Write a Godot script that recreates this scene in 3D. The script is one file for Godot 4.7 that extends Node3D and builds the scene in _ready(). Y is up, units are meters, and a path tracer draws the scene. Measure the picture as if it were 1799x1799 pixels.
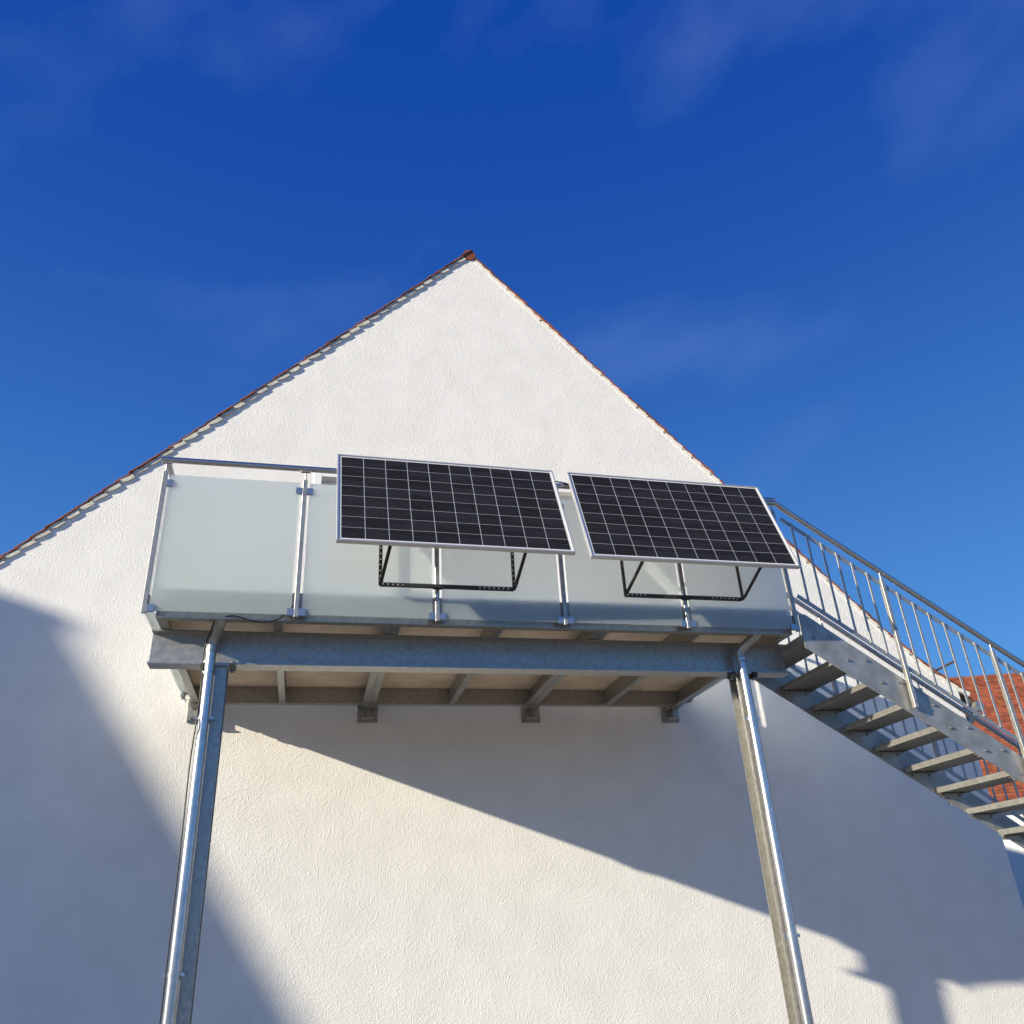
extends Node3D
# A white gable house with a galvanised steel balcony, two solar panels on its railing and an outside stair.
# Axes: the gable wall is the plane z = 0 and faces +z, x runs to the right along it, y is up, the ground is y = 0.

const ZR := 2.53            # plane of the balcony's glass railing
const SUN := Vector3(3.0, -1.09, -1.0)   # the way the sunlight travels, read off the shadows of the deck edge and of the panels
var M := {}
var taken := {}
var rng := RandomNumberGenerator.new()

# ---------------------------------------------------------------- helpers
func mk() -> SurfaceTool:
	var st := SurfaceTool.new()
	st.begin(Mesh.PRIMITIVE_TRIANGLES)
	return st

func tri(st: SurfaceTool, a: Vector3, b: Vector3, c: Vector3, na: Vector3, nb = null, nc = null) -> void:
	# a, b, c run counterclockwise seen from outside
	st.set_normal(na)
	st.add_vertex(a)
	st.set_normal(na if nc == null else nc)
	st.add_vertex(c)
	st.set_normal(na if nb == null else nb)
	st.add_vertex(b)

func quad(st: SurfaceTool, a: Vector3, b: Vector3, c: Vector3, d: Vector3) -> void:
	var n := (b - a).cross(c - a).normalized()
	tri(st, a, b, c, n)
	tri(st, a, c, d, n)

func rect(w: float, h: float, ch := 0.0) -> PackedVector2Array:
	var x := w / 2
	var y := h / 2
	if ch <= 0.0:
		return PackedVector2Array([Vector2(-x, -y), Vector2(x, -y), Vector2(x, y), Vector2(-x, y)])
	return PackedVector2Array([Vector2(-x + ch, -y), Vector2(x - ch, -y), Vector2(x, -y + ch), Vector2(x, y - ch), Vector2(x - ch, y), Vector2(-x + ch, y), Vector2(-x, y - ch), Vector2(-x, -y + ch)])

func ext(st: SurfaceTool, poly: PackedVector2Array, a: Vector3, b: Vector3, xd: Vector3) -> void:
	# the counterclockwise outline poly swept from a to b; its first axis lies along xd
	var zz := (b - a).normalized()
	var xx := (xd - zz * xd.dot(zz)).normalized()
	var yy := zz.cross(xx)
	var n := poly.size()
	for i in n:
		var p := poly[i]
		var q := poly[(i + 1) % n]
		var pv := xx * p.x + yy * p.y
		var qv := xx * q.x + yy * q.y
		quad(st, a + pv, a + qv, b + qv, b + pv)
	var t := Geometry2D.triangulate_polygon(poly)
	for k in range(0, t.size(), 3):
		var u := [poly[t[k]], poly[t[k + 1]], poly[t[k + 2]]]
		if (u[1] - u[0]).cross(u[2] - u[0]) < 0:
			u = [u[0], u[2], u[1]]
		var v := []
		for p in u:
			v.append(xx * p.x + yy * p.y)
		tri(st, b + v[0], b + v[1], b + v[2], zz)
		tri(st, a + v[0], a + v[2], a + v[1], -zz)

func box(st: SurfaceTool, lo: Vector3, hi: Vector3, ch := 0.0) -> void:
	var c := (lo + hi) / 2
	var s := hi - lo
	# swept along the longest side so that the chamfers run along the long edges
	if s.x >= s.y and s.x >= s.z:
		ext(st, rect(s.y, s.z, ch), Vector3(lo.x, c.y, c.z), Vector3(hi.x, c.y, c.z), Vector3.UP)
	elif s.y >= s.z:
		ext(st, rect(s.x, s.z, ch), Vector3(c.x, lo.y, c.z), Vector3(c.x, hi.y, c.z), Vector3.RIGHT)
	else:
		ext(st, rect(s.x, s.y, ch), Vector3(c.x, c.y, lo.z), Vector3(c.x, c.y, hi.z), Vector3.RIGHT)

func tube(st: SurfaceTool, pts: Array, r: float, n := 16, caps := true) -> void:
	var rings := []
	var d0: Vector3 = (pts[1] - pts[0]).normalized()
	var xx := Vector3.UP.cross(d0)
	if xx.length() < 0.05:
		xx = Vector3.RIGHT - d0 * d0.x
	xx = xx.normalized()
	for i in pts.size():
		var d: Vector3
		if i == 0:
			d = d0
		elif i == pts.size() - 1:
			d = (pts[i] - pts[i - 1]).normalized()
		else:
			d = ((pts[i + 1] - pts[i]).normalized() + (pts[i] - pts[i - 1]).normalized()).normalized()
		xx = (xx - d * xx.dot(d)).normalized()
		var yy := d.cross(xx)
		var ring := []
		for k in n:
			var w := TAU * k / n
			ring.append(xx * cos(w) + yy * sin(w))
		rings.append(ring)
	for i in pts.size() - 1:
		for k in n:
			var m := (k + 1) % n
			var a: Vector3 = pts[i]
			var b: Vector3 = pts[i + 1]
			var p: Vector3 = rings[i][k]
			var q: Vector3 = rings[i][m]
			var s: Vector3 = rings[i + 1][k]
			var t: Vector3 = rings[i + 1][m]
			tri(st, a + p * r, a + q * r, b + t * r, p, q, t)
			tri(st, a + p * r, b + t * r, b + s * r, p, t, s)
	if caps:
		var e := pts.size() - 1
		var da: Vector3 = (pts[0] - pts[1]).normalized()
		var db: Vector3 = (pts[e] - pts[e - 1]).normalized()
		for k in n:
			var m := (k + 1) % n
			tri(st, pts[0], pts[0] + rings[0][m] * r, pts[0] + rings[0][k] * r, da)
			tri(st, pts[e], pts[e] + rings[e][k] * r, pts[e] + rings[e][m] * r, db)

func curve(pts: Array, steps := 6) -> Array:
	# a smooth line through the points
	var c := Curve3D.new()
	for i in pts.size():
		var a: Vector3 = pts[maxi(i - 1, 0)]
		var b: Vector3 = pts[mini(i + 1, pts.size() - 1)]
		var h: Vector3 = (b - a) / 6.0
		c.add_point(pts[i], -h, h)
	var out := []
	for i in pts.size() - 1:
		for k in steps:
			out.append(c.sample(i, float(k) / steps))
	out.append(pts[-1])
	return out

func numbered(called: String) -> String:
	var n: int = taken.get(called, 0)
	taken[called] = n + 1
	return called if n == 0 else "%s_%03d" % [called, n]

func thing(called: String, label: String, category: String, at: Vector3, group := "") -> Node3D:
	var o := Node3D.new()
	o.name = numbered(called)
	add_child(o)
	o.position = at
	o.set_meta("label", label)
	o.set_meta("category", category)
	if group:
		o.set_meta("group", group)
	return o

func part(called: String, what, m: Material, parent: Node3D) -> MeshInstance3D:
	# shapes are written in world axes; a part hangs under its thing's base
	var o := MeshInstance3D.new()
	o.name = called
	if what is SurfaceTool:
		what.set_material(m)
		o.mesh = what.commit()
	else:
		o.mesh = what
		o.material_override = m
	parent.add_child(o, true)
	if parent.get_parent() == self:
		o.position = -parent.position
	return o

func placed(called: String, mesh: Mesh, t: Transform3D, parent: Node3D, m: Material = null) -> MeshInstance3D:
	# a copy of a shared mesh, t in the parent's own axes
	var o := MeshInstance3D.new()
	o.name = called
	o.mesh = mesh
	if m:
		o.material_override = m
	parent.add_child(o, true)
	o.transform = t
	return o

func boxpart(called: String, lo: Vector3, hi: Vector3, m: Material, parent: Node3D, ch := 0.0) -> MeshInstance3D:
	var st := mk()
	box(st, lo, hi, ch)
	return part(called, st, m, parent)

func barpart(called: String, poly: PackedVector2Array, a: Vector3, b: Vector3, xd: Vector3, m: Material, parent: Node3D) -> MeshInstance3D:
	var st := mk()
	ext(st, poly, a, b, xd)
	return part(called, st, m, parent)

func bolt_mesh(r: float, h: float, m: Material) -> ArrayMesh:
	# a hexagon head with a domed washer, axis +z
	var st := mk()
	tube(st, [Vector3(0, 0, -0.002), Vector3(0, 0, 0.003)], r * 1.45, 14)
	tube(st, [Vector3(0, 0, 0.003), Vector3(0, 0, h)], r, 6)
	tube(st, [Vector3(0, 0, h), Vector3(0, 0, h + 0.006)], r * 0.55, 8)
	st.set_material(m)
	return st.commit()

# ---------------------------------------------------------------- materials
func noise(seed_: int, freq: float, kind := FastNoiseLite.TYPE_SIMPLEX_SMOOTH, oct := 3) -> FastNoiseLite:
	var n := FastNoiseLite.new()
	n.seed = seed_
	n.noise_type = kind
	n.frequency = freq
	n.fractal_octaves = oct
	return n

func tone(seed_: int, freq: float, a: Color, b: Color, kind := FastNoiseLite.TYPE_SIMPLEX_SMOOTH, size := 512, oct := 4) -> ImageTexture:
	var im := noise(seed_, freq, kind, oct).get_seamless_image(size, size)
	var data := im.get_data()
	var out := PackedByteArray()
	out.resize(size * size * 3)
	for i in size * size:
		var t := data[i] / 255.0
		out[3 * i] = int(255 * lerpf(a.r, b.r, t))
		out[3 * i + 1] = int(255 * lerpf(a.g, b.g, t))
		out[3 * i + 2] = int(255 * lerpf(a.b, b.b, t))
	var r := Image.create_from_data(size, size, false, Image.FORMAT_RGB8, out)
	return ImageTexture.create_from_image(r)

func spangle() -> ImageTexture:
	# zinc crystals a centimetre or two across, over cloudy patches
	var n := 1024
	var cells := noise(7, 0.055, FastNoiseLite.TYPE_CELLULAR, 1)
	cells.cellular_return_type = FastNoiseLite.RETURN_CELL_VALUE
	cells.fractal_type = FastNoiseLite.FRACTAL_NONE
	var a := cells.get_seamless_image(n, n).get_data()
	var b := noise(8, 0.012, FastNoiseLite.TYPE_SIMPLEX_SMOOTH, 5).get_seamless_image(n, n).get_data()
	var out := PackedByteArray()
	out.resize(n * n * 3)
	for i in n * n:
		var t := 0.84 + 0.06 * a[i] / 255.0 + 0.12 * b[i] / 255.0
		var v := mini(255, int(255 * t))
		out[3 * i] = v
		out[3 * i + 1] = v
		out[3 * i + 2] = v
	return ImageTexture.create_from_image(Image.create_from_data(n, n, false, Image.FORMAT_RGB8, out))

func stucco_relief() -> ImageTexture:
	# trowelled plaster: short curled strokes laid over one another, over fine sand
	var s := 2048
	var h := PackedFloat32Array()
	h.resize(s * s)
	var sand := noise(37, 0.09, FastNoiseLite.TYPE_SIMPLEX_SMOOTH, 2).get_seamless_image(s, s).get_data()
	for i in s * s:
		h[i] = 0.30 + 0.0011 * (sand[i] - 128)
	var way := noise(11, 0.012, FastNoiseLite.TYPE_SIMPLEX_SMOOTH, 2).get_seamless_image(256, 256)
	var r := RandomNumberGenerator.new()
	r.seed = 77
	for k in 13000:
		var x := r.randf() * s
		var y := r.randf() * s
		var w := way.get_pixel(int(x / 8.0), int(y / 8.0)).r * 14.0 + r.randf_range(-0.6, 0.6)
		var bend := r.randf_range(-0.035, 0.035)
		var l := r.randi_range(14, 46)
		var wide := r.randf_range(2.5, 5.0)
		var high := r.randf_range(0.12, 0.42)
		for t in l:
			var c := cos(w)
			var q := sin(w)
			var e := high * sin(PI * (t + 0.5) / l)
			var n := int(wide)
			for j in range(-n, n + 1):
				var f := j / (wide + 0.5)
				var at := (int(y + c * j) & 2047) * s + (int(x - q * j) & 2047)
				var v := 0.30 + e * (1.0 - f * f) * (0.6 + 0.4 * f)
				if v > h[at]:
					h[at] = lerpf(h[at], v, 0.75)
			x += c
			y += q
			w += bend
	var out := PackedByteArray()
	out.resize(s * s)
	for i in s * s:
		out[i] = clampi(int(255 * h[i]), 0, 255)
	return ImageTexture.create_from_image(Image.create_from_data(s, s, false, Image.FORMAT_L8, out))

func std(rough: float, color: Color, metal := 0.0) -> StandardMaterial3D:
	var m := StandardMaterial3D.new()
	m.albedo_color = color
	m.roughness = rough
	m.metallic = metal
	return m

func world_tex(m: StandardMaterial3D, t: Texture2D, scale: float) -> StandardMaterial3D:
	m.albedo_texture = t
	m.uv1_triplanar = true
	m.uv1_world_triplanar = true
	m.uv1_scale = Vector3.ONE * scale
	return m

func lin(r: float, g: float, b: float) -> Color:
	return Color(r, g, b).linear_to_srgb()

func materials() -> void:
	var stucco := world_tex(std(0.95, lin(0.80, 0.78, 0.755)), tone(5, 0.006, Color(0.96, 0.96, 0.958), Color(1, 1, 1), FastNoiseLite.TYPE_SIMPLEX_SMOOTH, 1024, 5), 0.33)
	stucco.heightmap_enabled = true
	stucco.heightmap_texture = stucco_relief()
	stucco.heightmap_scale = 0.62
	M.stucco = stucco
	M.white = std(0.6, lin(0.80, 0.80, 0.79))
	M.shutter = std(0.6, lin(0.42, 0.42, 0.42))
	# hot-dip galvanised steel: a mottle of dull zinc
	var zinc := spangle()
	var rough := tone(8, 0.02, Color(0.62, 0.62, 0.62), Color(1, 1, 1))
	M.zinc = world_tex(std(0.50, lin(0.45, 0.44, 0.415), 0.7), zinc, 1.3)
	M.zinc.roughness_texture = rough
	var weathered := tone(17, 0.012, Color(0.80, 0.80, 0.79), Color(1, 1, 1), FastNoiseLite.TYPE_SIMPLEX_SMOOTH, 512, 5)
	M.plate = world_tex(std(0.52, lin(0.43, 0.415, 0.385), 0.6), weathered, 0.8)
	M.plate.roughness_texture = rough
	M.rail = world_tex(std(0.25, lin(0.50, 0.51, 0.53), 0.95), zinc, 1.5)
	M.pipe = world_tex(std(0.33, lin(0.66, 0.67, 0.69), 0.95), zinc, 1.0)
	M.clamp = std(0.35, lin(0.40, 0.42, 0.46), 0.9)
	M.bolt = std(0.4, lin(0.35, 0.35, 0.36), 0.9)
	# satin glass with a milky film
	var glass := std(0.75, Color(lin(0.76, 0.81, 0.80), 0.11))
	glass.refraction_enabled = true
	glass.refraction_scale = 0.05
	glass.clearcoat_enabled = true       # the outer face is smooth, the film is inside
	glass.clearcoat = 1.0
	glass.clearcoat_roughness = 0.04
	M.glass = glass
	M.board = world_tex(std(0.8, lin(0.70, 0.56, 0.43)), tone(9, 0.008, Color(0.86, 0.86, 0.85), Color(1, 1, 1)), 0.8)
	M.alu = std(0.38, lin(0.62, 0.62, 0.64), 0.7)
	M.backsheet = std(0.5, lin(0.62, 0.62, 0.61))
	M.cell = []
	for k in 3:
		M.cell.append(std(0.7, lin(0.008 + 0.003 * k, 0.008 + 0.003 * k, 0.011 + 0.004 * k)))
	for c in M.cell:
		c.metallic_specular = 0.15
	var cover := std(0.05, Color(1, 1, 1, 0.003))
	cover.transparency = BaseMaterial3D.TRANSPARENCY_ALPHA
	cover.metallic_specular = 0.12     # anti-reflective solar glass
	M.cover = cover
	M.black = std(0.5, lin(0.032, 0.030, 0.026), 0.3)
	M.cable = std(0.45, lin(0.012, 0.012, 0.013))
	M.tile = []
	for k in 4:
		M.tile.append(world_tex(std(0.85, [lin(0.30, 0.085, 0.040), lin(0.24, 0.070, 0.036), lin(0.34, 0.11, 0.055), lin(0.17, 0.060, 0.036)][k]), tone(40 + k, 0.03, Color(0.65, 0.62, 0.6), Color(1, 1, 1), FastNoiseLite.TYPE_SIMPLEX_SMOOTH, 256), 3.0))
	M.plaster = std(0.9, lin(0.76, 0.73, 0.67))
	M.mortar = world_tex(std(0.95, lin(0.68, 0.66, 0.60)), tone(50, 0.02, Color(0.78, 0.77, 0.74), Color(1, 1, 1), FastNoiseLite.TYPE_SIMPLEX_SMOOTH, 256), 2.0)
	var field := std(0.85, Color(1, 1, 1))
	field.vertex_color_use_as_albedo = true
	M.field = field
	M.pane = std(0.05, lin(0.05, 0.055, 0.06))
	M.wood = std(0.8, lin(0.10, 0.07, 0.045))
	M.ground = world_tex(std(0.95, lin(0.32, 0.30, 0.26)), tone(60, 0.01, Color(0.7, 0.7, 0.7), Color(1, 1, 1)), 0.15)

# ---------------------------------------------------------------- house
var LEFT := [Vector2(1.733, 9.876), Vector2(-3.10, 5.00), Vector2(-3.55, 4.59), Vector2(-4.15, 4.20)]      # tops of the tiles along the two rakes
var RIGHT := [Vector2(1.733, 9.876), Vector2(6.70, 4.60), Vector2(7.17, 4.15), Vector2(7.68, 3.84)]

func along(line: Array, d: float) -> Array:
	# point and direction at a length d down a line
	for i in line.size() - 1:
		var l: float = line[i].distance_to(line[i + 1])
		if d <= l or i == line.size() - 2:
			var u: Vector2 = (line[i + 1] - line[i]).normalized()
			return [line[i] + u * d, u]
		d -= l
	return []

func length_of(line: Array) -> float:
	var d := 0.0
	for i in line.size() - 1:
		d += line[i].distance_to(line[i + 1])
	return d

func slope(house: Node3D, line: Array, side: float, depth: float, gauge: float, built: int) -> void:
	# one side of the roof: boarding, courses of plain tiles, and at the verge a tile and a strip of cream mortar for each course
	var n := int(length_of(line) / gauge)
	var st := mk()
	for i in line.size() - 1:
		var a := Vector3(line[i].x, line[i].y, -0.05)
		var b := Vector3(line[i + 1].x, line[i + 1].y, -0.05)
		var u := (b - a).normalized()
		var up := Vector3(0, 0, 1).cross(u) * (1 if side < 0 else -1)
		if up.y < 0:
			up = -up
		var dn := -up * 0.115
		var tp := -up * 0.045
		var back := Vector3(0, 0, -depth)
		var pa := [a + tp, b + tp, b + dn, a + dn]
		var pb := []
		for p in pa:
			pb.append(p + back)
		for k in 4:
			var m := (k + 1) % 4
			if side < 0:
				quad(st, pa[k], pa[m], pb[m], pb[k])
			else:
				quad(st, pa[m], pa[k], pb[k], pb[m])
		quad(st, pa[0], pa[3], pa[2], pa[1])
	var roof := part("roof_slope", st, M.wood, house)
	# shared meshes: one verge tile and one strip of mortar, long side down the slope (local x), thick along local y
	var tm := mk()
	var out := 0.026 if side < 0 else 0.017
	box(tm, Vector3(-0.03, -0.009, -0.17), Vector3(gauge + 0.012, 0.009, out), 0.004)
	tm.set_material(M.tile[0])
	var tile_mesh := tm.commit()
	var mm := []
	for v in 3:
		var t := mk()
		var pts := PackedVector2Array([Vector2(-0.012, -0.060), Vector2(gauge * 0.45, -0.054 - 0.005 * v), Vector2(gauge + 0.002, -0.040 + 0.004 * v), Vector2(gauge + 0.004, -0.004), Vector2(-0.006, -0.018)])
		if side > 0:
			pts = PackedVector2Array([Vector2(-0.02, -0.062), Vector2(gauge * 0.45, -0.060 - 0.002 * v), Vector2(gauge + 0.012, -0.058 + 0.003 * v), Vector2(gauge + 0.012, -0.006), Vector2(-0.02, -0.018)])
		ext(t, pts, Vector3(0, 0, -0.04), Vector3(0, 0, out - 0.009 + 0.002 * v - (0.004 if side > 0 else 0.0)), Vector3.RIGHT)
		t.set_material(M.mortar if side < 0 else M.plaster)
		mm.append(t.commit())
	var courses := mk()
	for k in n:
		var q := along(line, k * gauge)
		var p: Vector2 = q[0]
		var u: Vector2 = q[1]
		var d := Vector3(u.x, u.y, 0)
		var up := Vector3(-d.y, d.x, 0)
		if up.y < 0:
			up = -up
		var lift := deg_to_rad(4.5 + rng.randf_range(-2.0, 2.0))
		var dd := (d * cos(lift) + up * sin(lift)).normalized()
		var uu := (up * cos(lift) - d * sin(lift)).normalized()
		var zz := dd.cross(uu)
		# local z must point out of the wall on either side
		var bs := Basis(dd, uu, zz)
		if zz.z < 0:
			bs = Basis(dd, uu, -zz)
		var o := Vector3(p.x, p.y, 0) - up * 0.024
		placed("verge_tile", tile_mesh, Transform3D(bs, o + Vector3(0, 0, rng.randf_range(-0.008, 0.010))), roof, M.tile[rng.randi() % 4])
		placed("verge_mortar", mm[rng.randi() % 3], Transform3D(bs, o + up * rng.randf_range(-0.003, 0.003)), roof)
		# the rest of the course
		var f0 := Vector3(p.x, p.y, -0.17) - up * 0.024
		var cnt := int((depth - 0.2) / 0.6)
		for j in cnt:
			var s0 := f0 + Vector3(0, 0, -j * 0.6)
			var s1 := s0 + Vector3(0, 0, -0.594)
			var g := rng.randf_range(0.75, 1.15)
			courses.set_color(Color(0.27 * g, 0.080 * g, 0.040 * g))
			ext(courses, rect(gauge + 0.03, 0.018), s0 + dd * gauge * 0.45, s1 + dd * gauge * 0.45, dd)
	var c := part("tile_courses", courses, M.field, roof)
	c.set_meta("kind", "stuff")

func gable_house() -> void:
	var h := thing("gable_house", "white rough plastered gable house with red tiled verges and steep roof", "house", Vector3(1.75, 0, -6))
	var x0 := -3.72
	var x1 := 7.42
	var depth := 11.0
	var dx0 := -0.02       # door opening
	var dx1 := 3.08
	var dy0 := 3.86
	var dy1 := 6.225
	# the gable wall in four adjoining fields round the door opening
	var top := []           # the outline under the roof from left to right
	for p in [Vector2(-3.72, 4.41), Vector2(-3.10, 4.92), Vector2(1.733, 9.80), Vector2(6.69, 4.525), Vector2(7.17, 4.07), Vector2(7.42, 3.91)]:
		top.append(p)
	var st := mk()
	var fields := [
		[Vector2(x0, 0), Vector2(dx0, 0), Vector2(dx0, 8.0299), Vector2(-3.10, 4.92), Vector2(x0, 4.41)],
		[Vector2(dx0, 0), Vector2(dx1, 0), Vector2(dx1, dy0), Vector2(dx0, dy0)],
		[Vector2(dx0, dy1), Vector2(dx1, dy1), Vector2(dx1, 8.3667), Vector2(1.733, 9.80), Vector2(dx0, 8.0299)],
		[Vector2(dx1, 0), Vector2(x1, 0), Vector2(x1, 3.91), Vector2(7.17, 4.07), Vector2(6.69, 4.525), Vector2(dx1, 8.3667)]]
	for f in fields:
		var poly := PackedVector2Array(f)
		var t := Geometry2D.triangulate_polygon(poly)
		for k in range(0, t.size(), 3):
			var a: Vector2 = poly[t[k]]
			var b: Vector2 = poly[t[k + 1]]
			var c: Vector2 = poly[t[k + 2]]
			if (b - a).cross(c - a) < 0:
				var e := b
				b = c
				c = e
			tri(st, Vector3(a.x, a.y, 0), Vector3(b.x, b.y, 0), Vector3(c.x, c.y, 0), Vector3(0, 0, 1))
	# reveals of the opening
	var r := -0.16
	quad(st, Vector3(dx0, dy0, 0), Vector3(dx0, dy0, r), Vector3(dx0, dy1, r), Vector3(dx0, dy1, 0))
	quad(st, Vector3(dx1, dy0, r), Vector3(dx1, dy0, 0), Vector3(dx1, dy1, 0), Vector3(dx1, dy1, r))
	quad(st, Vector3(dx0, dy1, r), Vector3(dx1, dy1, r), Vector3(dx1, dy1, 0), Vector3(dx0, dy1, 0))
	quad(st, Vector3(dx0, dy0, 0), Vector3(dx1, dy0, 0), Vector3(dx1, dy0, r), Vector3(dx0, dy0, r))
	# the other walls
	quad(st, Vector3(x0, 0, -depth), Vector3(x0, 0, 0), Vector3(x0, 4.41, 0), Vector3(x0, 4.41, -depth))
	quad(st, Vector3(x1, 0, 0), Vector3(x1, 0, -depth), Vector3(x1, 3.91, -depth), Vector3(x1, 3.91, 0))
	for i in top.size() - 1:
		var a: Vector2 = top[i]
		var b: Vector2 = top[i + 1]
		quad(st, Vector3(b.x, 0, -depth), Vector3(a.x, 0, -depth), Vector3(a.x, a.y, -depth), Vector3(b.x, b.y, -depth))
	part("wall", st, M.stucco, h)
	slope(h, LEFT, -1, depth, 0.160, 0)
	slope(h, RIGHT, 1, depth, 0.158, 0)
	# ridge tiles
	for k in 26:
		var s := mk()
		var z0 := 0.02 - k * 0.42
		var pts := []
		tube(s, [Vector3(1.733, 9.79, z0), Vector3(1.733, 9.80, z0 - 0.44)], 0.085, 12)
		part("ridge_tile", s, M.tile[k % 3], h)
	# balcony door: a white band round the opening, a shutter box and a door of three leaves
	var d := boxpart("balcony_door", Vector3(dx0 + 0.002, dy0 + 0.002, r - 0.05), Vector3(dx1 - 0.002, dy0 + 0.06, r + 0.02), M.white, h)
	boxpart("shutter_box", Vector3(dx0 + 0.002, dy1 - 0.24, r - 0.05), Vector3(dx1 - 0.002, dy1 - 0.002, r + 0.07), M.white, d)
	for k in 3:
		var w := (dx1 - dx0 - 0.008) / 3
		var a := dx0 + 0.004 + k * w
		for e in [[a, a + 0.07, dy0 + 0.062, dy1 - 0.242], [a + w - 0.07, a + w, dy0 + 0.062, dy1 - 0.242], [a + 0.0705, a + w - 0.0705, dy0 + 0.062, dy0 + 0.14], [a + 0.0705, a + w - 0.0705, dy1 - 0.32, dy1 - 0.242]]:
			boxpart("door_frame", Vector3(e[0] + 0.001, e[2], r - 0.05), Vector3(e[1] - 0.001, e[3], r + 0.01), M.white, d, 0.004)
		boxpart("shutter_curtain", Vector3(a + 0.071, dy0 + 0.141, r - 0.03), Vector3(a + w - 0.071, dy1 - 0.321, r - 0.01), M.white, d)
	for e in [[dx0 - 0.085, dx0 - 0.001, dy0, dy1 + 0.085], [dx1 + 0.001, dx1 + 0.085, dy0, dy1 + 0.085], [dx0, dx1, dy1 + 0.001, dy1 + 0.085]]:
		boxpart("door_band", Vector3(e[0], e[2], -0.01), Vector3(e[1], e[3], 0.012), M.white, d, 0.004)
	# gutter at the right eave, its end showing past the corner
	var g := mk()
	tube(g, [Vector3(7.66, 3.72, 0.0), Vector3(7.66, 3.72, -11.0)], 0.062, 16)
	part("gutter", g, M.zinc, h)
	g = mk()
	tube(g, [Vector3(7.42, 3.52, -0.10), Vector3(7.52, 3.56, -0.10), Vector3(7.64, 3.63, -0.10)], 0.045, 12)
	part("gutter_outlet", g, M.zinc, h)
	# rod that sticks up off the eave
	g = mk()
	ext(g, rect(0.028, 0.02, 0.003), Vector3(7.08, 4.09, -0.05), Vector3(7.53, 4.27, -0.05), Vector3.UP)
	part("roof_hook", g, M.wood, h)

# ---------------------------------------------------------------- balcony
func i_section(h: float, w: float, tf: float, tw: float) -> PackedVector2Array:
	# first axis across the flanges, second axis the height
	var x := w / 2
	var y := h / 2
	var t := tw / 2
	return PackedVector2Array([Vector2(-x, -y), Vector2(x, -y), Vector2(x, -y + tf), Vector2(t, -y + tf), Vector2(t, y - tf), Vector2(x, y - tf), Vector2(x, y), Vector2(-x, y), Vector2(-x, y - tf), Vector2(-t, y - tf), Vector2(-t, -y + tf), Vector2(-x, -y + tf)])

func channel(h: float, w: float, tf: float, tw: float) -> PackedVector2Array:
	# web at x = 0, flanges towards +x, height along the second axis, centred
	var y := h / 2
	return PackedVector2Array([Vector2(0, -y), Vector2(w, -y), Vector2(w, -y + tf), Vector2(tw, -y + tf), Vector2(tw, y - tf), Vector2(w, y - tf), Vector2(w, y), Vector2(0, y)])

func glass_clamp(parent: Node3D, c: Vector3, ax: Vector3) -> void:
	# a flat block that grips the pane from the side of a post; ax is the way along the pane
	var st := mk()
	var up := Vector3.UP
	ext(st, rect(0.046, 0.052, 0.004), c - ax.cross(up) * 0.013, c + ax.cross(up) * 0.013, ax)
	part("glass_clamp", st, M.clamp, parent)

func railing_post(b: Node3D, at: Vector3, y0: float, y1: float, rail_y: float, ax: Vector3, sides: Array) -> Node3D:
	var st := mk()
	ext(st, rect(0.032, 0.026, 0.003), Vector3(at.x, y0, at.z), Vector3(at.x, y1, at.z), ax)
	var p := part("railing_post", st, M.zinc, b)
	st = mk()
	tube(st, [Vector3(at.x, y1, at.z), Vector3(at.x, rail_y, at.z)], 0.007, 8)
	part("rail_pin", st, M.zinc, p)
	st = mk()
	ext(st, rect(0.07, 0.03, 0.003), Vector3(at.x, rail_y - 0.006, at.z), Vector3(at.x, rail_y + 0.001, at.z), ax)
	part("rail_saddle", st, M.zinc, p)
	for s in sides:
		for y in [y0 + 0.035, y1 - 0.095]:
			glass_clamp(p, Vector3(at.x, y, at.z) + ax * s * 0.0395, ax)
	return p

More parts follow.
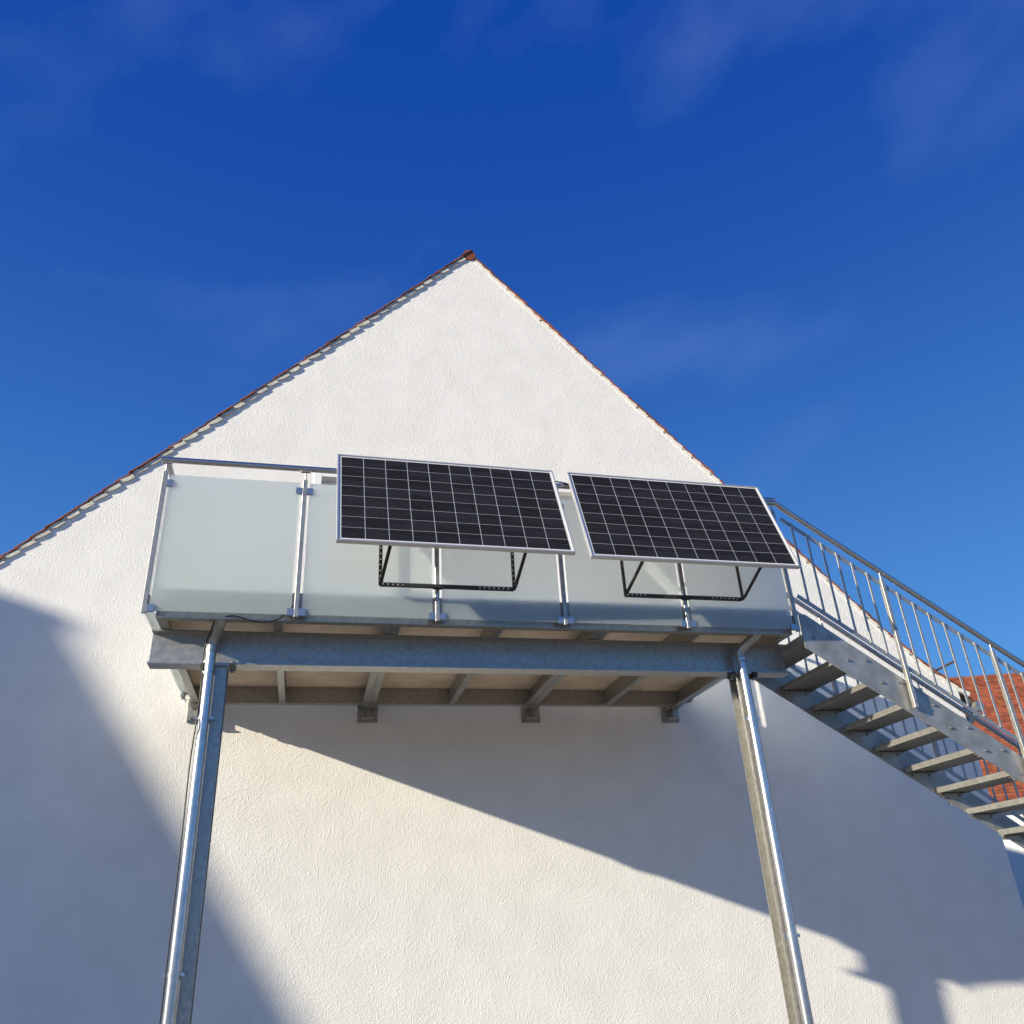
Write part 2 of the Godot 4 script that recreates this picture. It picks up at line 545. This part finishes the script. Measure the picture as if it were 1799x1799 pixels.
func balcony() -> void:
	var b := thing("steel_balcony", "galvanised steel balcony with frosted glass railing standing on two columns before the white gable", "balcony", Vector3(1.35, 0, 1.3))
	var y0 := 3.652        # underside of the frame
	var y1 := 3.862        # walking level
	var yc := (y0 + y1) / 2
	var hh := y1 - y0
	# main beam under the front of the deck
	var beam := barpart("main_beam", i_section(0.246, 0.14, 0.012, 0.008), Vector3(-1.115, 3.528, 2.16), Vector3(3.835, 3.528, 2.16), Vector3(0, 0, -1), M.zinc, b)
	beam.set_meta("label", "long galvanised girder under the deck front")
	# frame channels, three bays
	var cuts := [-1.06, 0.545, 2.157, 3.765]
	for k in 3:
		var a: float = cuts[k] + 0.0015
		var c: float = cuts[k + 1] - 0.0015
		# front channel (web outside), rear channel (web towards the front)
		barpart("front_channel", channel(hh, 0.065, 0.010, 0.008), Vector3(c, yc, 2.475), Vector3(a, yc, 2.475), Vector3(0, 0, -1), M.zinc, b)
		barpart("rear_channel", channel(hh, 0.065, 0.010, 0.008), Vector3(c - (0.0 if k < 2 else 0.009), yc, 0.205), Vector3(a + (0.0 if k else 0.009), yc, 0.205), Vector3(0, 0, -1), M.zinc, b)
		# side channels of the bay, flanges inwards
		barpart("side_channel", channel(hh - 0.004, 0.063, 0.010, 0.008), Vector3(a, yc, 0.207 if k else 0.02), Vector3(a, yc, 2.408), Vector3.RIGHT, M.zinc, b)
		barpart("side_channel", channel(hh - 0.004, 0.063, 0.010, 0.008), Vector3(c, yc, 2.408), Vector3(c, yc, 0.207 if k < 2 else 0.02), Vector3.LEFT, M.zinc, b)
		# joist in the middle of the bay
		var m := (a + c) / 2
		barpart("joist", channel(0.15, 0.058, 0.009, 0.007), Vector3(m - 0.03, y0 + 0.076, 0.207), Vector3(m - 0.03, y0 + 0.076, 2.408), Vector3.RIGHT, M.zinc, b)
		# floor boards on the joists, seen from below
		boxpart("floor_board", Vector3(a + 0.009, y0 + 0.153, 0.207), Vector3(m - 0.001, y1 - 0.012, 2.463), M.board, b)
		boxpart("floor_board", Vector3(m + 0.001, y0 + 0.153, 0.207), Vector3(c - 0.009, y1 - 0.012, 2.463), M.board, b)
	for z in [1.22, 1.40]:
		placed("bolt", M.bolt_mesh, Transform3D(Basis(Vector3.UP, -PI / 2), Vector3(3.755, yc, z) - b.position), b)
	# wall brackets: plate, web and foot
	for x in [-1.015, 0.546, 2.19, 3.72]:
		var p := boxpart("wall_bracket", Vector3(x - 0.1, 3.517, 0.001), Vector3(x + 0.1, 3.735, 0.016), M.zinc, b, 0.003)
		boxpart("bracket_web", Vector3(x - 0.005, 3.553, 0.016), Vector3(x + 0.005, 3.640, 0.112), M.zinc, p)
		boxpart("bracket_foot", Vector3(x - 0.06, 3.541, 0.016), Vector3(x + 0.06, 3.5525, 0.112), M.zinc, p, 0.002)
		boxpart("bracket_seat", Vector3(x - 0.06, 3.6405, 0.016), Vector3(x + 0.06, 3.6515, 0.20), M.zinc, p, 0.002)
		for e in [[-0.08, 3.535], [0.08, 3.535], [-0.08, 3.70], [0.08, 3.70]]:
			placed("bolt", M.bolt_mesh, Transform3D(Basis(), Vector3(x + e[0], e[1], 0.016)), p)
	# columns
	for x in [-0.643, 3.395]:
		var col := barpart("column", i_section(0.12, 0.12, 0.009, 0.007), Vector3(x, 0.012, 2.16), Vector3(x, 3.392, 2.16), Vector3.RIGHT, M.zinc, b)
		boxpart("head_plate", Vector3(x - 0.075, 3.3925, 2.075), Vector3(x + 0.075, 3.4045, 2.245), M.zinc, col, 0.002)
		boxpart("base_plate", Vector3(x - 0.1, 0.0, 2.06), Vector3(x + 0.1, 0.012, 2.26), M.zinc, col, 0.002)
		for s in [-1, 1]:
			var cl := boxpart("beam_clamp", Vector3(x + s * 0.095 - 0.02, 3.36, 2.185), Vector3(x + s * 0.095 + 0.02, 3.4035, 2.26), M.black, col, 0.004)
			placed("bolt", M.bolt_mesh, Transform3D(Basis(Vector3.RIGHT, -PI / 2), Vector3(x + s * 0.095, 3.418, 2.215)), cl)
			placed("bolt", M.bolt_mesh, Transform3D(Basis(Vector3.RIGHT, PI / 2), Vector3(x + s * 0.095, 3.36, 2.215)), cl)
	# drain sockets under the front channel are part of the downpipes
	# front railing
	var px := [-1.128, -0.135, 0.862, 1.836, 2.834, 3.787]
	var ry := 4.833        # underside of the handrail
	for i in 6:
		var sides := [1] if i == 0 else [-1] if i == 5 else [-1, 1]
		var ax := Vector3.RIGHT
		var po := railing_post(b, Vector3(px[i], 0, ZR), 3.660, 4.755, ry, ax, sides)
		# bracket that carries the post on the front channel
		boxpart("post_bracket", Vector3(px[i] - 0.02, 3.70, 2.476), Vector3(px[i] + 0.02, 3.80, ZR - 0.0135), M.zinc, po)
	for i in 5:
		boxpart("glass_pane", Vector3(px[i] + 0.036, 3.678, ZR - 0.005), Vector3(px[i + 1] - 0.036, 4.730, ZR + 0.005), M.glass, b, 0.001)
	# handrail: along the front, back to the wall on the left
	var st := mk()
	tube(st, [Vector3(-1.165, 4.856, ZR), Vector3(3.83, 4.856, ZR)], 0.0225, 20)
	part("handrail", st, M.rail, b)
	st = mk()
	tube(st, [Vector3(-1.128, 4.856, ZR - 0.023), Vector3(-1.128, 4.856, 0.04)], 0.0215, 16)
	part("handrail", st, M.rail, b)
	# left side: posts, panes and the clamps that hold them below
	for z in [1.43, 0.30]:
		var po := railing_post(b, Vector3(-1.128, 0, z), 3.660, 4.755, ry, Vector3(0, 0, 1), [-1, 1])
		boxpart("post_bracket", Vector3(-1.1145, 3.70, z - 0.02), Vector3(-1.0595, 3.80, z + 0.02), M.zinc, po)
	boxpart("glass_pane", Vector3(-1.133, 3.678, 1.466), Vector3(-1.123, 4.730, ZR - 0.03), M.glass, b, 0.001)
	boxpart("glass_pane", Vector3(-1.133, 3.678, 0.336), Vector3(-1.123, 4.730, 1.394), M.glass, b, 0.001)
	boxpart("glass_pane", Vector3(-1.133, 3.678, 0.012), Vector3(-1.123, 4.730, 0.264), M.glass, b, 0.001)
	boxpart("glass_pane", Vector3(3.827, 3.678, 0.012), Vector3(3.837, 4.730, 0.264), M.glass, b, 0.001)
	# right side behind the stair
	for z in [1.36, 0.30]:
		var po := railing_post(b, Vector3(3.832, 0, z), 3.660, 4.755, ry, Vector3(0, 0, 1), [-1] if z > 1 else [-1, 1])
		boxpart("post_bracket", Vector3(3.767, 3.70, z - 0.02), Vector3(3.8185, 3.80, z + 0.02), M.zinc, po)
	boxpart("glass_pane", Vector3(3.827, 3.678, 0.336), Vector3(3.837, 4.730, 1.324), M.glass, b, 0.001)
	st = mk()
	tube(st, [Vector3(3.832, 4.856, 1.42), Vector3(3.832, 4.856, 0.04)], 0.0215, 16)
	part("handrail", st, M.rail, b)

func downpipe(x: float, xd: float, label: String) -> void:
	var z := 2.268
	var d := thing("downpipe", label, "downpipe", Vector3(x, 0, z), "downpipes on the balcony columns")
	var st := mk()
	tube(st, [Vector3(x, 0.0, z), Vector3(x, 3.50, z)], 0.034, 24)
	part("pipe", st, M.pipe, d)
	st = mk()
	tube(st, curve([Vector3(x, 3.47, z), Vector3(x, 3.56, z), Vector3(lerpf(x, xd, 0.5), 3.615, z + 0.055), Vector3(xd, 3.66, 2.425), Vector3(xd, 3.72, 2.425)], 6), 0.0375, 24)
	part("elbow", st, M.zinc, d)
	st = mk()
	tube(st, [Vector3(x, 3.488, z), Vector3(x, 3.505, z)], 0.040, 24)
	part("collar", st, M.pipe, d)
	for y in [3.02, 1.5]:
		st = mk()
		tube(st, [Vector3(x, y - 0.012, z), Vector3(x, y + 0.012, z)], 0.0375, 24)
		var c := part("pipe_clip", st, M.pipe, d)
		boxpart("clip_ear", Vector3(x - 0.062, y - 0.011, z - 0.004), Vector3(x - 0.037, y + 0.011, z + 0.004), M.pipe, c, 0.002)
		boxpart("clip_ear", Vector3(x + 0.037, y - 0.011, z - 0.004), Vector3(x + 0.062, y + 0.011, z + 0.004), M.pipe, c, 0.002)
		boxpart("clip_stem", Vector3(x - 0.006, y - 0.006, 2.2195), Vector3(x + 0.006, y + 0.006, z - 0.037), M.zinc, c)

# ---------------------------------------------------------------- solar panels
func solar_panel(corner: Vector3, tilt: float, yaw: float, roll: float, label: String) -> Node3D:
	# corner is the upper left corner of the front
	var w := 1.741
	var h := 0.953
	var t := deg_to_rad(tilt)
	var turn := Basis(Vector3.UP, deg_to_rad(yaw)) * Basis(Vector3.BACK, deg_to_rad(roll))
	var u := turn * Vector3.RIGHT
	var v := turn * Vector3(0, cos(t), -sin(t))
	var n := u.cross(v)
	var p := thing("solar_panel", label, "solar panel", corner + u * w / 2 - v * h, "solar panels on the balcony railing")
	p.basis = Basis(u, v, n)
	# local axes: x along the panel from its middle, y up from its lower edge, z = 0 at the front
	var fr := 0.013
	var d := 0.035
	var parts := [[Vector3(-w / 2, 0, -d), Vector3(w / 2, fr, 0)], [Vector3(-w / 2, h - fr, -d), Vector3(w / 2, h, 0)], [Vector3(-w / 2, fr, -d), Vector3(-w / 2 + fr, h - fr, 0)], [Vector3(w / 2 - fr, fr, -d), Vector3(w / 2, h - fr, 0)]]
	for e in parts:
		var st := mk()
		box(st, e[0], e[1], 0.0015)
		st.set_material(M.alu)
		placed("frame_rail", st.commit(), Transform3D(), p)
	var st := mk()
	box(st, Vector3(-w / 2 + fr, fr, -0.010), Vector3(w / 2 - fr, h - fr, -0.0062))
	st.set_material(M.backsheet)
	placed("backsheet", st.commit(), Transform3D(), p)
	# ten columns of eight cells, each cell in two halves
	var mx := 0.030
	var my := 0.026
	var cw := (w - 2 * mx) / 10
	var ch := (h - 2 * my) / 8
	st = mk()
	box(st, Vector3(-cw / 2 + 0.0024, -ch / 4 + 0.0012, 0), Vector3(cw / 2 - 0.0024, ch / 4 - 0.0012, 0.001))
	var cell := st.commit()
	for i in 10:
		for j in 16:
			var y := my + ch * (j / 2) + ch * (0.25 + 0.5 * (j % 2)) + (0.0004 if j % 2 == 0 else -0.0004)
			placed("half_cell", cell, Transform3D(Basis(), Vector3(-w / 2 + mx + cw * (i + 0.5), y, -0.0062)), p, M.cell[rng.randi() % 3])
	st = mk()
	box(st, Vector3(-w / 2 + fr, fr, -0.0045), Vector3(w / 2 - fr, h - fr, -0.0015))
	st.set_material(M.cover)
	placed("cover_glass", st.commit(), Transform3D(), p)
	return p

func perforated(st: SurfaceTool, a: Vector3, b: Vector3, xd: Vector3, w: float, pitch: float, from: float, to: float) -> void:
	# an angle iron: one leg with a row of holes between from and to (shares of its length), the other leg plain
	var zz := (b - a).normalized()
	var xx := (xd - zz * xd.dot(zz)).normalized()
	var yy := zz.cross(xx)
	var th := 0.003
	var hole := 0.0085
	var side := (w - hole) / 2
	var l := a.distance_to(b)
	ext(st, rect(side, th), a - xx * (w - side) / 2, b - xx * (w - side) / 2, xx)
	ext(st, rect(side, th), a + xx * (w - side) / 2, b + xx * (w - side) / 2, xx)
	var s := 0.0
	var at := l * from
	while at < l * to:
		if at - hole / 2 > s:
			ext(st, rect(hole, th * 0.98), a + zz * s, a + zz * (at - hole / 2), xx)
		s = at + hole / 2
		at += pitch
	if s < l:
		ext(st, rect(hole, th * 0.98), a + zz * s, b, xx)
	ext(st, rect(th, w), a - xx * (w / 2 - th / 2) - yy * (w / 2 + th / 2), b - xx * (w / 2 - th / 2) - yy * (w / 2 + th / 2), xx)

func mount(x0: float, x1: float, y: float, post: float, reach: Vector3, label: String) -> void:
	# two triangles of perforated angle that carry a panel: uprights on the railing, a crossbar on the post, struts out to the frame
	var m := thing("panel_mount", label, "bracket", Vector3(post, y, 2.58), "angle iron mounts of the solar panels")
	var z := 2.580
	var st := mk()
	var xm := lerpf(x0, x1, 0.42)
	perforated(st, Vector3(x0, y, z), Vector3(xm, y, z), Vector3.UP, 0.025, 0.036, 0.05, 0.42)
	perforated(st, Vector3(xm, y, z), Vector3(x1, y, z), Vector3.UP, 0.025, 0.036, 0.55, 0.98)
	part("crossbar", st, M.black, m)
	for x in [x0, x1]:
		st = mk()
		perforated(st, Vector3(x, y - 0.014, z + 0.005), Vector3(x, 4.80, z + 0.005), Vector3.RIGHT, 0.026, 0.045, 0.03, 0.98)
		part("upright", st, M.black, m)
		st = mk()
		var a := Vector3(x + 0.004, y, z + 0.022)
		perforated(st, a, Vector3(x + 0.004, y, z + 0.022) + reach, Vector3(1, 0, 0.1), 0.026, 0.05, 0.05, 0.12)
		var s := part("strut", st, M.black, m)
		placed("bolt", M.bolt_black, Transform3D(Basis(), Vector3(x, y + 0.004, z + 0.03)), s)
		st = mk()
		tube(st, curve([Vector3(x, 4.79, z + 0.004), Vector3(x, 4.875, z + 0.0), Vector3(x, 4.893, ZR), Vector3(x, 4.86, ZR - 0.038)], 5), 0.005, 6)
		part("rail_hook", st, M.black, m)
	st = mk()
	box(st, Vector3(post - 0.035, y - 0.016, ZR + 0.0135), Vector3(post + 0.035, y + 0.016, z - 0.003), 0.003)
	part("post_clip", st, M.black, m)

func cable(called: String, label: String, pts: Array, r: float) -> void:
	var base: Vector3 = pts[-1]
	var t := thing(called, label, "cable", base)
	var st := mk()
	tube(st, curve(pts, 8), r, 8)
	part("cable_sheath", st, M.cable, t)

# ---------------------------------------------------------------- stair
const RUN := 0.262
const RISE := 0.1805
const PITCH := 0.689

func stair_y(x: float, at: float) -> float:
	return at - PITCH * (x - 4.69)

func staircase() -> void:
	var s := thing("steel_staircase", "galvanised outside staircase with baluster railings running down from the balcony end", "staircase", Vector3(6.6, 0, 2.06))
	var n := 20
	var xe := 4.02 + RUN * (n - 1) + 0.35
	# stringers
	for k in 2:
		var z: float = [2.495, 1.605][k]
		var pts := PackedVector2Array([Vector2(3.842, stair_y(3.842, 2.952)), Vector2(xe, stair_y(xe, 2.952)), Vector2(xe, stair_y(xe, 3.275)), Vector2(3.90, stair_y(3.90, 3.275)), Vector2(3.842, stair_y(3.90, 3.275))])
		for i in pts.size():
			pts[i].y = maxf(pts[i].y, 0.0)
		var st := mk()
		ext(st, pts, Vector3(0, 0, z - 0.005), Vector3(0, 0, z + 0.005), Vector3.RIGHT)
		var sg := part("stringer", st, M.plate, s)
		for i in n:
			var by := 3.62 - RISE * i
			if by < 0.15:
				continue
			for dx in [-0.082, 0.082]:
				placed("bolt", M.bolt_mesh, Transform3D(Basis(), Vector3(4.02 + RUN * i + dx, by, z + 0.005)), sg)
	# treads: planks of pressed grating with a ribbed underside, on an angle at each end
	var st := mk()
	var zl := 0.878
	ext(st, rect(0.290, 0.014), Vector3(0, 0.038, -zl / 2), Vector3(0, 0.038, zl / 2), Vector3.RIGHT)
	for e in [-0.1475, 0.1475]:
		ext(st, rect(0.005, 0.046, 0.001), Vector3(e, 0.022, -zl / 2), Vector3(e, 0.022, zl / 2), Vector3.RIGHT)
	for e in [-1, 1]:
		ext(st, rect(0.2898, 0.0318), Vector3(0, 0.0150, e * zl / 2), Vector3(0, 0.0150, e * (zl / 2 - 0.006)), Vector3.RIGHT)
	for r in 20:
		var x := -0.145 + 0.29 * (r + 1) / 21.0
		ext(st, rect(0.0055, 0.030), Vector3(x, 0.0165, -zl / 2 + 0.0065), Vector3(x, 0.0165, zl / 2 - 0.0065), Vector3.RIGHT)
	st.set_material(M.zinc)
	var tread := st.commit()
	st = mk()
	ext(st, PackedVector2Array([Vector2(0, -0.030), Vector2(0.005, -0.030), Vector2(0.005, -0.005), Vector2(0.035, -0.005), Vector2(0.035, 0), Vector2(0, 0)]), Vector3(0.135, -0.0075, 0), Vector3(-0.13, -0.0075, 0), Vector3(0, 0, 1))
	st.set_material(M.zinc)
	var angle := st.commit()
	for i in n:
		var o := placed("tread", tread, Transform3D(Basis(), Vector3(3.995 + RUN * i, 3.607 - RISE * i, 2.05) - s.position), s)
		placed("tread_angle", angle, Transform3D(Basis(), Vector3(0, 0, -0.4398)), o)
		placed("tread_angle", angle, Transform3D(Basis(Vector3.UP, PI), Vector3(0, 0, 0.4398)), o)
		for dx in [-0.085, 0.085]:
			placed("bolt", M.bolt_mesh, Transform3D(Basis(), Vector3(dx, -0.024, -0.4345)), o)
	# railings on both sides
	for k in 2:
		var z: float = [2.535, 1.567][k]
		var xa: float = 3.845 if k == 0 else 3.90
		var dn: float = 0.0 if k == 0 else -0.055
		var xb := xe - 0.1
		var g := mk()
		var rail := [Vector3(xa - 0.16, 4.826 + dn, z), Vector3(xa - 0.03, 4.826 + dn, z), Vector3(xa, 4.815 + dn, z), Vector3(xa + 0.04, stair_y(xa + 0.04, 4.225 + dn), z), Vector3(xb, stair_y(xb, 4.225 + dn), z)]
		tube(g, rail, 0.0225, 18)
		part("handrail", g, M.rail, s)
		barpart("top_bar", rect(0.010, 0.036, 0.002), Vector3(xa, stair_y(xa, 4.095 + dn), z), Vector3(xb, stair_y(xb, 4.095 + dn), z), Vector3(0, 0, 1), M.zinc, s)
		barpart("bottom_bar", rect(0.010, 0.036, 0.002), Vector3(xa, stair_y(xa, 3.385), z), Vector3(xb, stair_y(xb, 3.385), z), Vector3(0, 0, 1), M.zinc, s)
		var i := 0
		var x := 3.931
		while x < xb:
			if absf(fposmod(x - 4.686 + 0.447, 0.894) - 0.447) > 0.05:
				barpart("baluster", rect(0.020, 0.008, 0.001), Vector3(x, stair_y(x, 3.385) + 0.012, z + 0.0095), Vector3(x, stair_y(x, 4.095 + dn) + 0.014, z + 0.0095), Vector3.RIGHT, M.zinc, s)
			x += 0.1245
		for j in 6:
			var xp := 4.686 + 0.894 * j
			if xp > xb:
				break
			var out := 0.0 if k == 0 else -0.0
			var pp := barpart("stair_post", rect(0.036, 0.036, 0.003), Vector3(xp, maxf(stair_y(xp, 3.045), 0.05), z + out), Vector3(xp, stair_y(xp, 4.145 + dn), z + out), Vector3.RIGHT, M.zinc, s)
			g = mk()
			tube(g, [Vector3(xp, stair_y(xp, 4.145 + dn), z + out), Vector3(xp, stair_y(xp, 4.21 + dn), z)], 0.007, 8)
			part("rail_pin", g, M.zinc, pp)
			for e in [0.05, 0.18]:
				if k == 0:
					placed("bolt", M.bolt_mesh, Transform3D(Basis().scaled(Vector3.ONE * 0.7), Vector3(xp, stair_y(xp, 3.045) + e, z + 0.018)), pp)

# ---------------------------------------------------------------- other houses
func tiled_house(called: String, label: String, at: Vector3, turn: float, w: float, length: float, eave: float, ridge: float, tiles: bool) -> void:
	# ridge along the house's own z, gables at both ends
	var h := thing(called, label, "house", at)
	h.rotation.y = turn
	var st := mk()
	var x := w / 2
	var z := length / 2
	for s in [-1, 1]:
		var p := [Vector3(-x, 0, z * s), Vector3(x, 0, z * s), Vector3(x, eave, z * s), Vector3(0, ridge - 0.12, z * s), Vector3(-x, eave, z * s)]
		if s < 0:
			p.reverse()
		for k in 3:
			var nrm := Vector3(0, 0, s)
			tri(st, p[0], p[k + 1], p[k + 2], nrm)
	quad(st, Vector3(x, 0, z), Vector3(x, 0, -z), Vector3(x, eave, -z), Vector3(x, eave, z))
	quad(st, Vector3(-x, 0, -z), Vector3(-x, 0, z), Vector3(-x, eave, z), Vector3(-x, eave, -z))
	st.set_material(M.stucco)
	placed("wall", st.commit(), Transform3D(), h)
	var over := 0.35
	for s in [-1, 1]:
		var a := Vector2(0, ridge)
		var b := Vector2(s * (x + over), eave - over * (ridge - eave) / x)
		var d := (b - a).normalized()
		var up := Vector2(-d.y, d.x) * (1 if s < 0 else 1)
		if up.y < 0:
			up = -up
		st = mk()
		var mid := (a + b) / 2 - up * 0.06
		ext(st, rect(a.distance_to(b), 0.09), Vector3(mid.x, mid.y, -z - 0.3), Vector3(mid.x, mid.y, z + 0.3), Vector3(d.x, d.y, 0))
		st.set_material(M.wood)
		var roof := placed("roof_slope", st.commit(), Transform3D(), h)
		st = mk()
		var g := 0.165
		var cnt := int(a.distance_to(b) / g)
		var lift := deg_to_rad(5.0)
		var dd := (d * cos(lift) + up * sin(lift)).normalized()
		var wide := 0.19 if tiles else 1.2
		var rows := int((length + 0.6) / wide)
		for k in cnt:
			var c := a + d * g * (k + 0.5) + up * 0.006
			for j in rows:
				var z0 := -z - 0.3 + (j + (0.5 if tiles and k % 2 else 0.0)) * wide
				var e := rng.randf_range(0.55, 1.25)
				st.set_color(Color(0.25 * e, 0.064 * e * rng.randf_range(0.85, 1.2), 0.027 * e * rng.randf_range(0.8, 1.3)))
				ext(st, rect(g + 0.03, 0.016), Vector3(c.x, c.y + rng.randf_range(-0.004, 0.004), z0 + 0.003), Vector3(c.x, c.y, z0 + wide - 0.003), Vector3(dd.x, dd.y, 0))
		st.set_material(M.field)
		var tl := placed("roof_tiles", st.commit(), Transform3D(), roof)
		tl.set_meta("kind", "stuff")
	var cap := int((length + 0.6) / 0.4)
	for k in cap:
		st = mk()
		tube(st, [Vector3(0, ridge - 0.02, -z - 0.3 + k * 0.4), Vector3(0, ridge, -z - 0.3 + k * 0.4 + 0.42)], 0.11, 10)
		st.set_material(M.tile[k % 3])
		placed("ridge_tile", st.commit(), Transform3D(), h)

# ---------------------------------------------------------------- scene
func _ready() -> void:
	rng.seed = 20240
	# camera
	var cam := Camera3D.new()
	cam.name = "camera"
	cam.fov = 63.46
	cam.near = 0.05
	cam.far = 600.0
	add_child(cam)
	cam.position = Vector3(0, 1.6, 8.1925)
	cam.rotation_degrees = Vector3(27.08, -14.53, -3.34)
	cam.current = true
	# sky
	var sky := ProceduralSkyMaterial.new()
	var k := 1.0 / 1.9
	sky.sky_top_color = lin(0.004 * k, 0.058 * k, 0.37 * k)
	sky.sky_horizon_color = lin(0.17 * k, 0.53 * k, 1.06 * k)
	sky.sky_curve = 0.26
	sky.ground_bottom_color = lin(0.12, 0.12, 0.12)
	sky.ground_horizon_color = lin(0.16, 0.18, 0.20)
	sky.sun_angle_max = 2.0
	# a few thin veils of cirrus, hardly paler than the blue
	var veil := noise(91, 0.006, FastNoiseLite.TYPE_SIMPLEX_SMOOTH, 5).get_seamless_image(1024, 512)
	var wisp := Image.create_empty(1024, 512, false, Image.FORMAT_RGBA8)
	for y in 512:
		for x in 1024:
			var v := veil.get_pixel((x + y) % 1024, (y * 2) % 512).r
			wisp.set_pixel(x, y, Color(0.8, 0.9, 1.0, 0.045 * smoothstep(0.42, 0.9, v)))
	sky.sky_cover = ImageTexture.create_from_image(wisp)
	var env := Environment.new()
	env.background_mode = Environment.BG_SKY
	env.sky = Sky.new()
	env.sky.sky_material = sky
	env.tonemap_mode = Environment.TONE_MAPPER_LINEAR
	env.tonemap_exposure = 1.9
	env.sdfgi_enabled = true
	env.ssao_enabled = true
	env.ssil_enabled = true
	var we := WorldEnvironment.new()
	we.name = "environment"
	we.environment = env
	add_child(we)
	# sun: low, from the left, grazing the gable
	var sun := DirectionalLight3D.new()
	sun.name = "sun"
	sun.light_color = Color(1.0, 0.96, 0.86)
	sun.light_energy = 1.55
	sun.light_angular_distance = 0.53
	sun.shadow_enabled = true
	add_child(sun)
	sun.look_at_from_position(Vector3.ZERO, SUN, Vector3.UP)
	materials()
	M.bolt_mesh = bolt_mesh(0.011, 0.011, M.bolt)
	M.bolt_black = bolt_mesh(0.008, 0.008, M.black)
	# ground
	var st := mk()
	quad(st, Vector3(-250, 0, 250), Vector3(250, 0, 250), Vector3(250, 0, -250), Vector3(-250, 0, -250))
	st.set_material(M.ground)
	var g := MeshInstance3D.new()
	g.name = "ground"
	g.mesh = st.commit()
	g.set_meta("kind", "structure")
	add_child(g)
	gable_house()
	balcony()
	staircase()
	solar_panel(Vector3(0.09, 4.979, 2.586), 20.8, 1.64, 0.54, "dark solar panel hung over the railing beside the two bare frosted panes")
	solar_panel(Vector3(1.927, 4.944, 2.618), 20.1, 1.49, 0.52, "dark solar panel hung over the railing at the staircase end")
	mount(0.439, 1.435, 3.915, 0.862, Vector3(0.052, 0.235, 0.225), "black perforated angle mount under the solar panel next to the bare panes")
	mount(2.320, 3.315, 3.903, 2.834, Vector3(0.085, 0.20, 0.21), "black perforated angle mount under the solar panel next to the staircase")
	downpipe(-0.697, -0.640, "shiny zinc downpipe with a black cable beside it, on the column away from the stairs")
	downpipe(3.383, 3.47, "shiny zinc downpipe on the column next to the staircase")
	cable("sagging_cable", "black cable hanging in a loop under the bare glass and running down the pipe", [Vector3(-0.155, 3.76, 2.497), Vector3(-0.21, 3.695, 2.50), Vector3(-0.249, 3.656, 2.50), Vector3(-0.324, 3.628, 2.50), Vector3(-0.40, 3.630, 2.50), Vector3(-0.477, 3.649, 2.50), Vector3(-0.547, 3.672, 2.49), Vector3(-0.60, 3.672, 2.475), Vector3(-0.674, 3.67, 2.44), Vector3(-0.712, 3.60, 2.33), Vector3(-0.744, 3.50, 2.29), Vector3(-0.744, 3.36, 2.27), Vector3(-0.739, 3.2, 2.26), Vector3(-0.737, 2.97, 2.305), Vector3(-0.750, 2.7, 2.27), Vector3(-0.744, 2.2, 2.27), Vector3(-0.740, 1.2, 2.27), Vector3(-0.743, 0.004, 2.27)], 0.0048)
	cable("rail_cable", "black cable looped over the handrail between the two solar panels", [Vector3(1.70, 4.81, 2.545), Vector3(1.78, 4.868, 2.553), Vector3(1.83, 4.884, 2.55), Vector3(1.88, 4.878, 2.556), Vector3(1.95, 4.862, 2.557), Vector3(2.05, 4.80, 2.56)], 0.006)
	# the house across the way on the right, its roof seen past the stair
	tiled_house("tiled_house", "distant house under an orange tiled roof behind the staircase", Vector3(26.2, 0, -18.0), PI / 2 - 0.30, 11.0, 26.0, 4.6, 9.55, true)
	# the house to the left, out of the frame, whose shadow falls on the gable
	tiled_house("neighbour_house", "white house with steep tiled roof across the yard that shades the gable", Vector3(-20.3, 0, 0.0), 0.0, 7.4, 11.4, 5.7, 10.96, false)
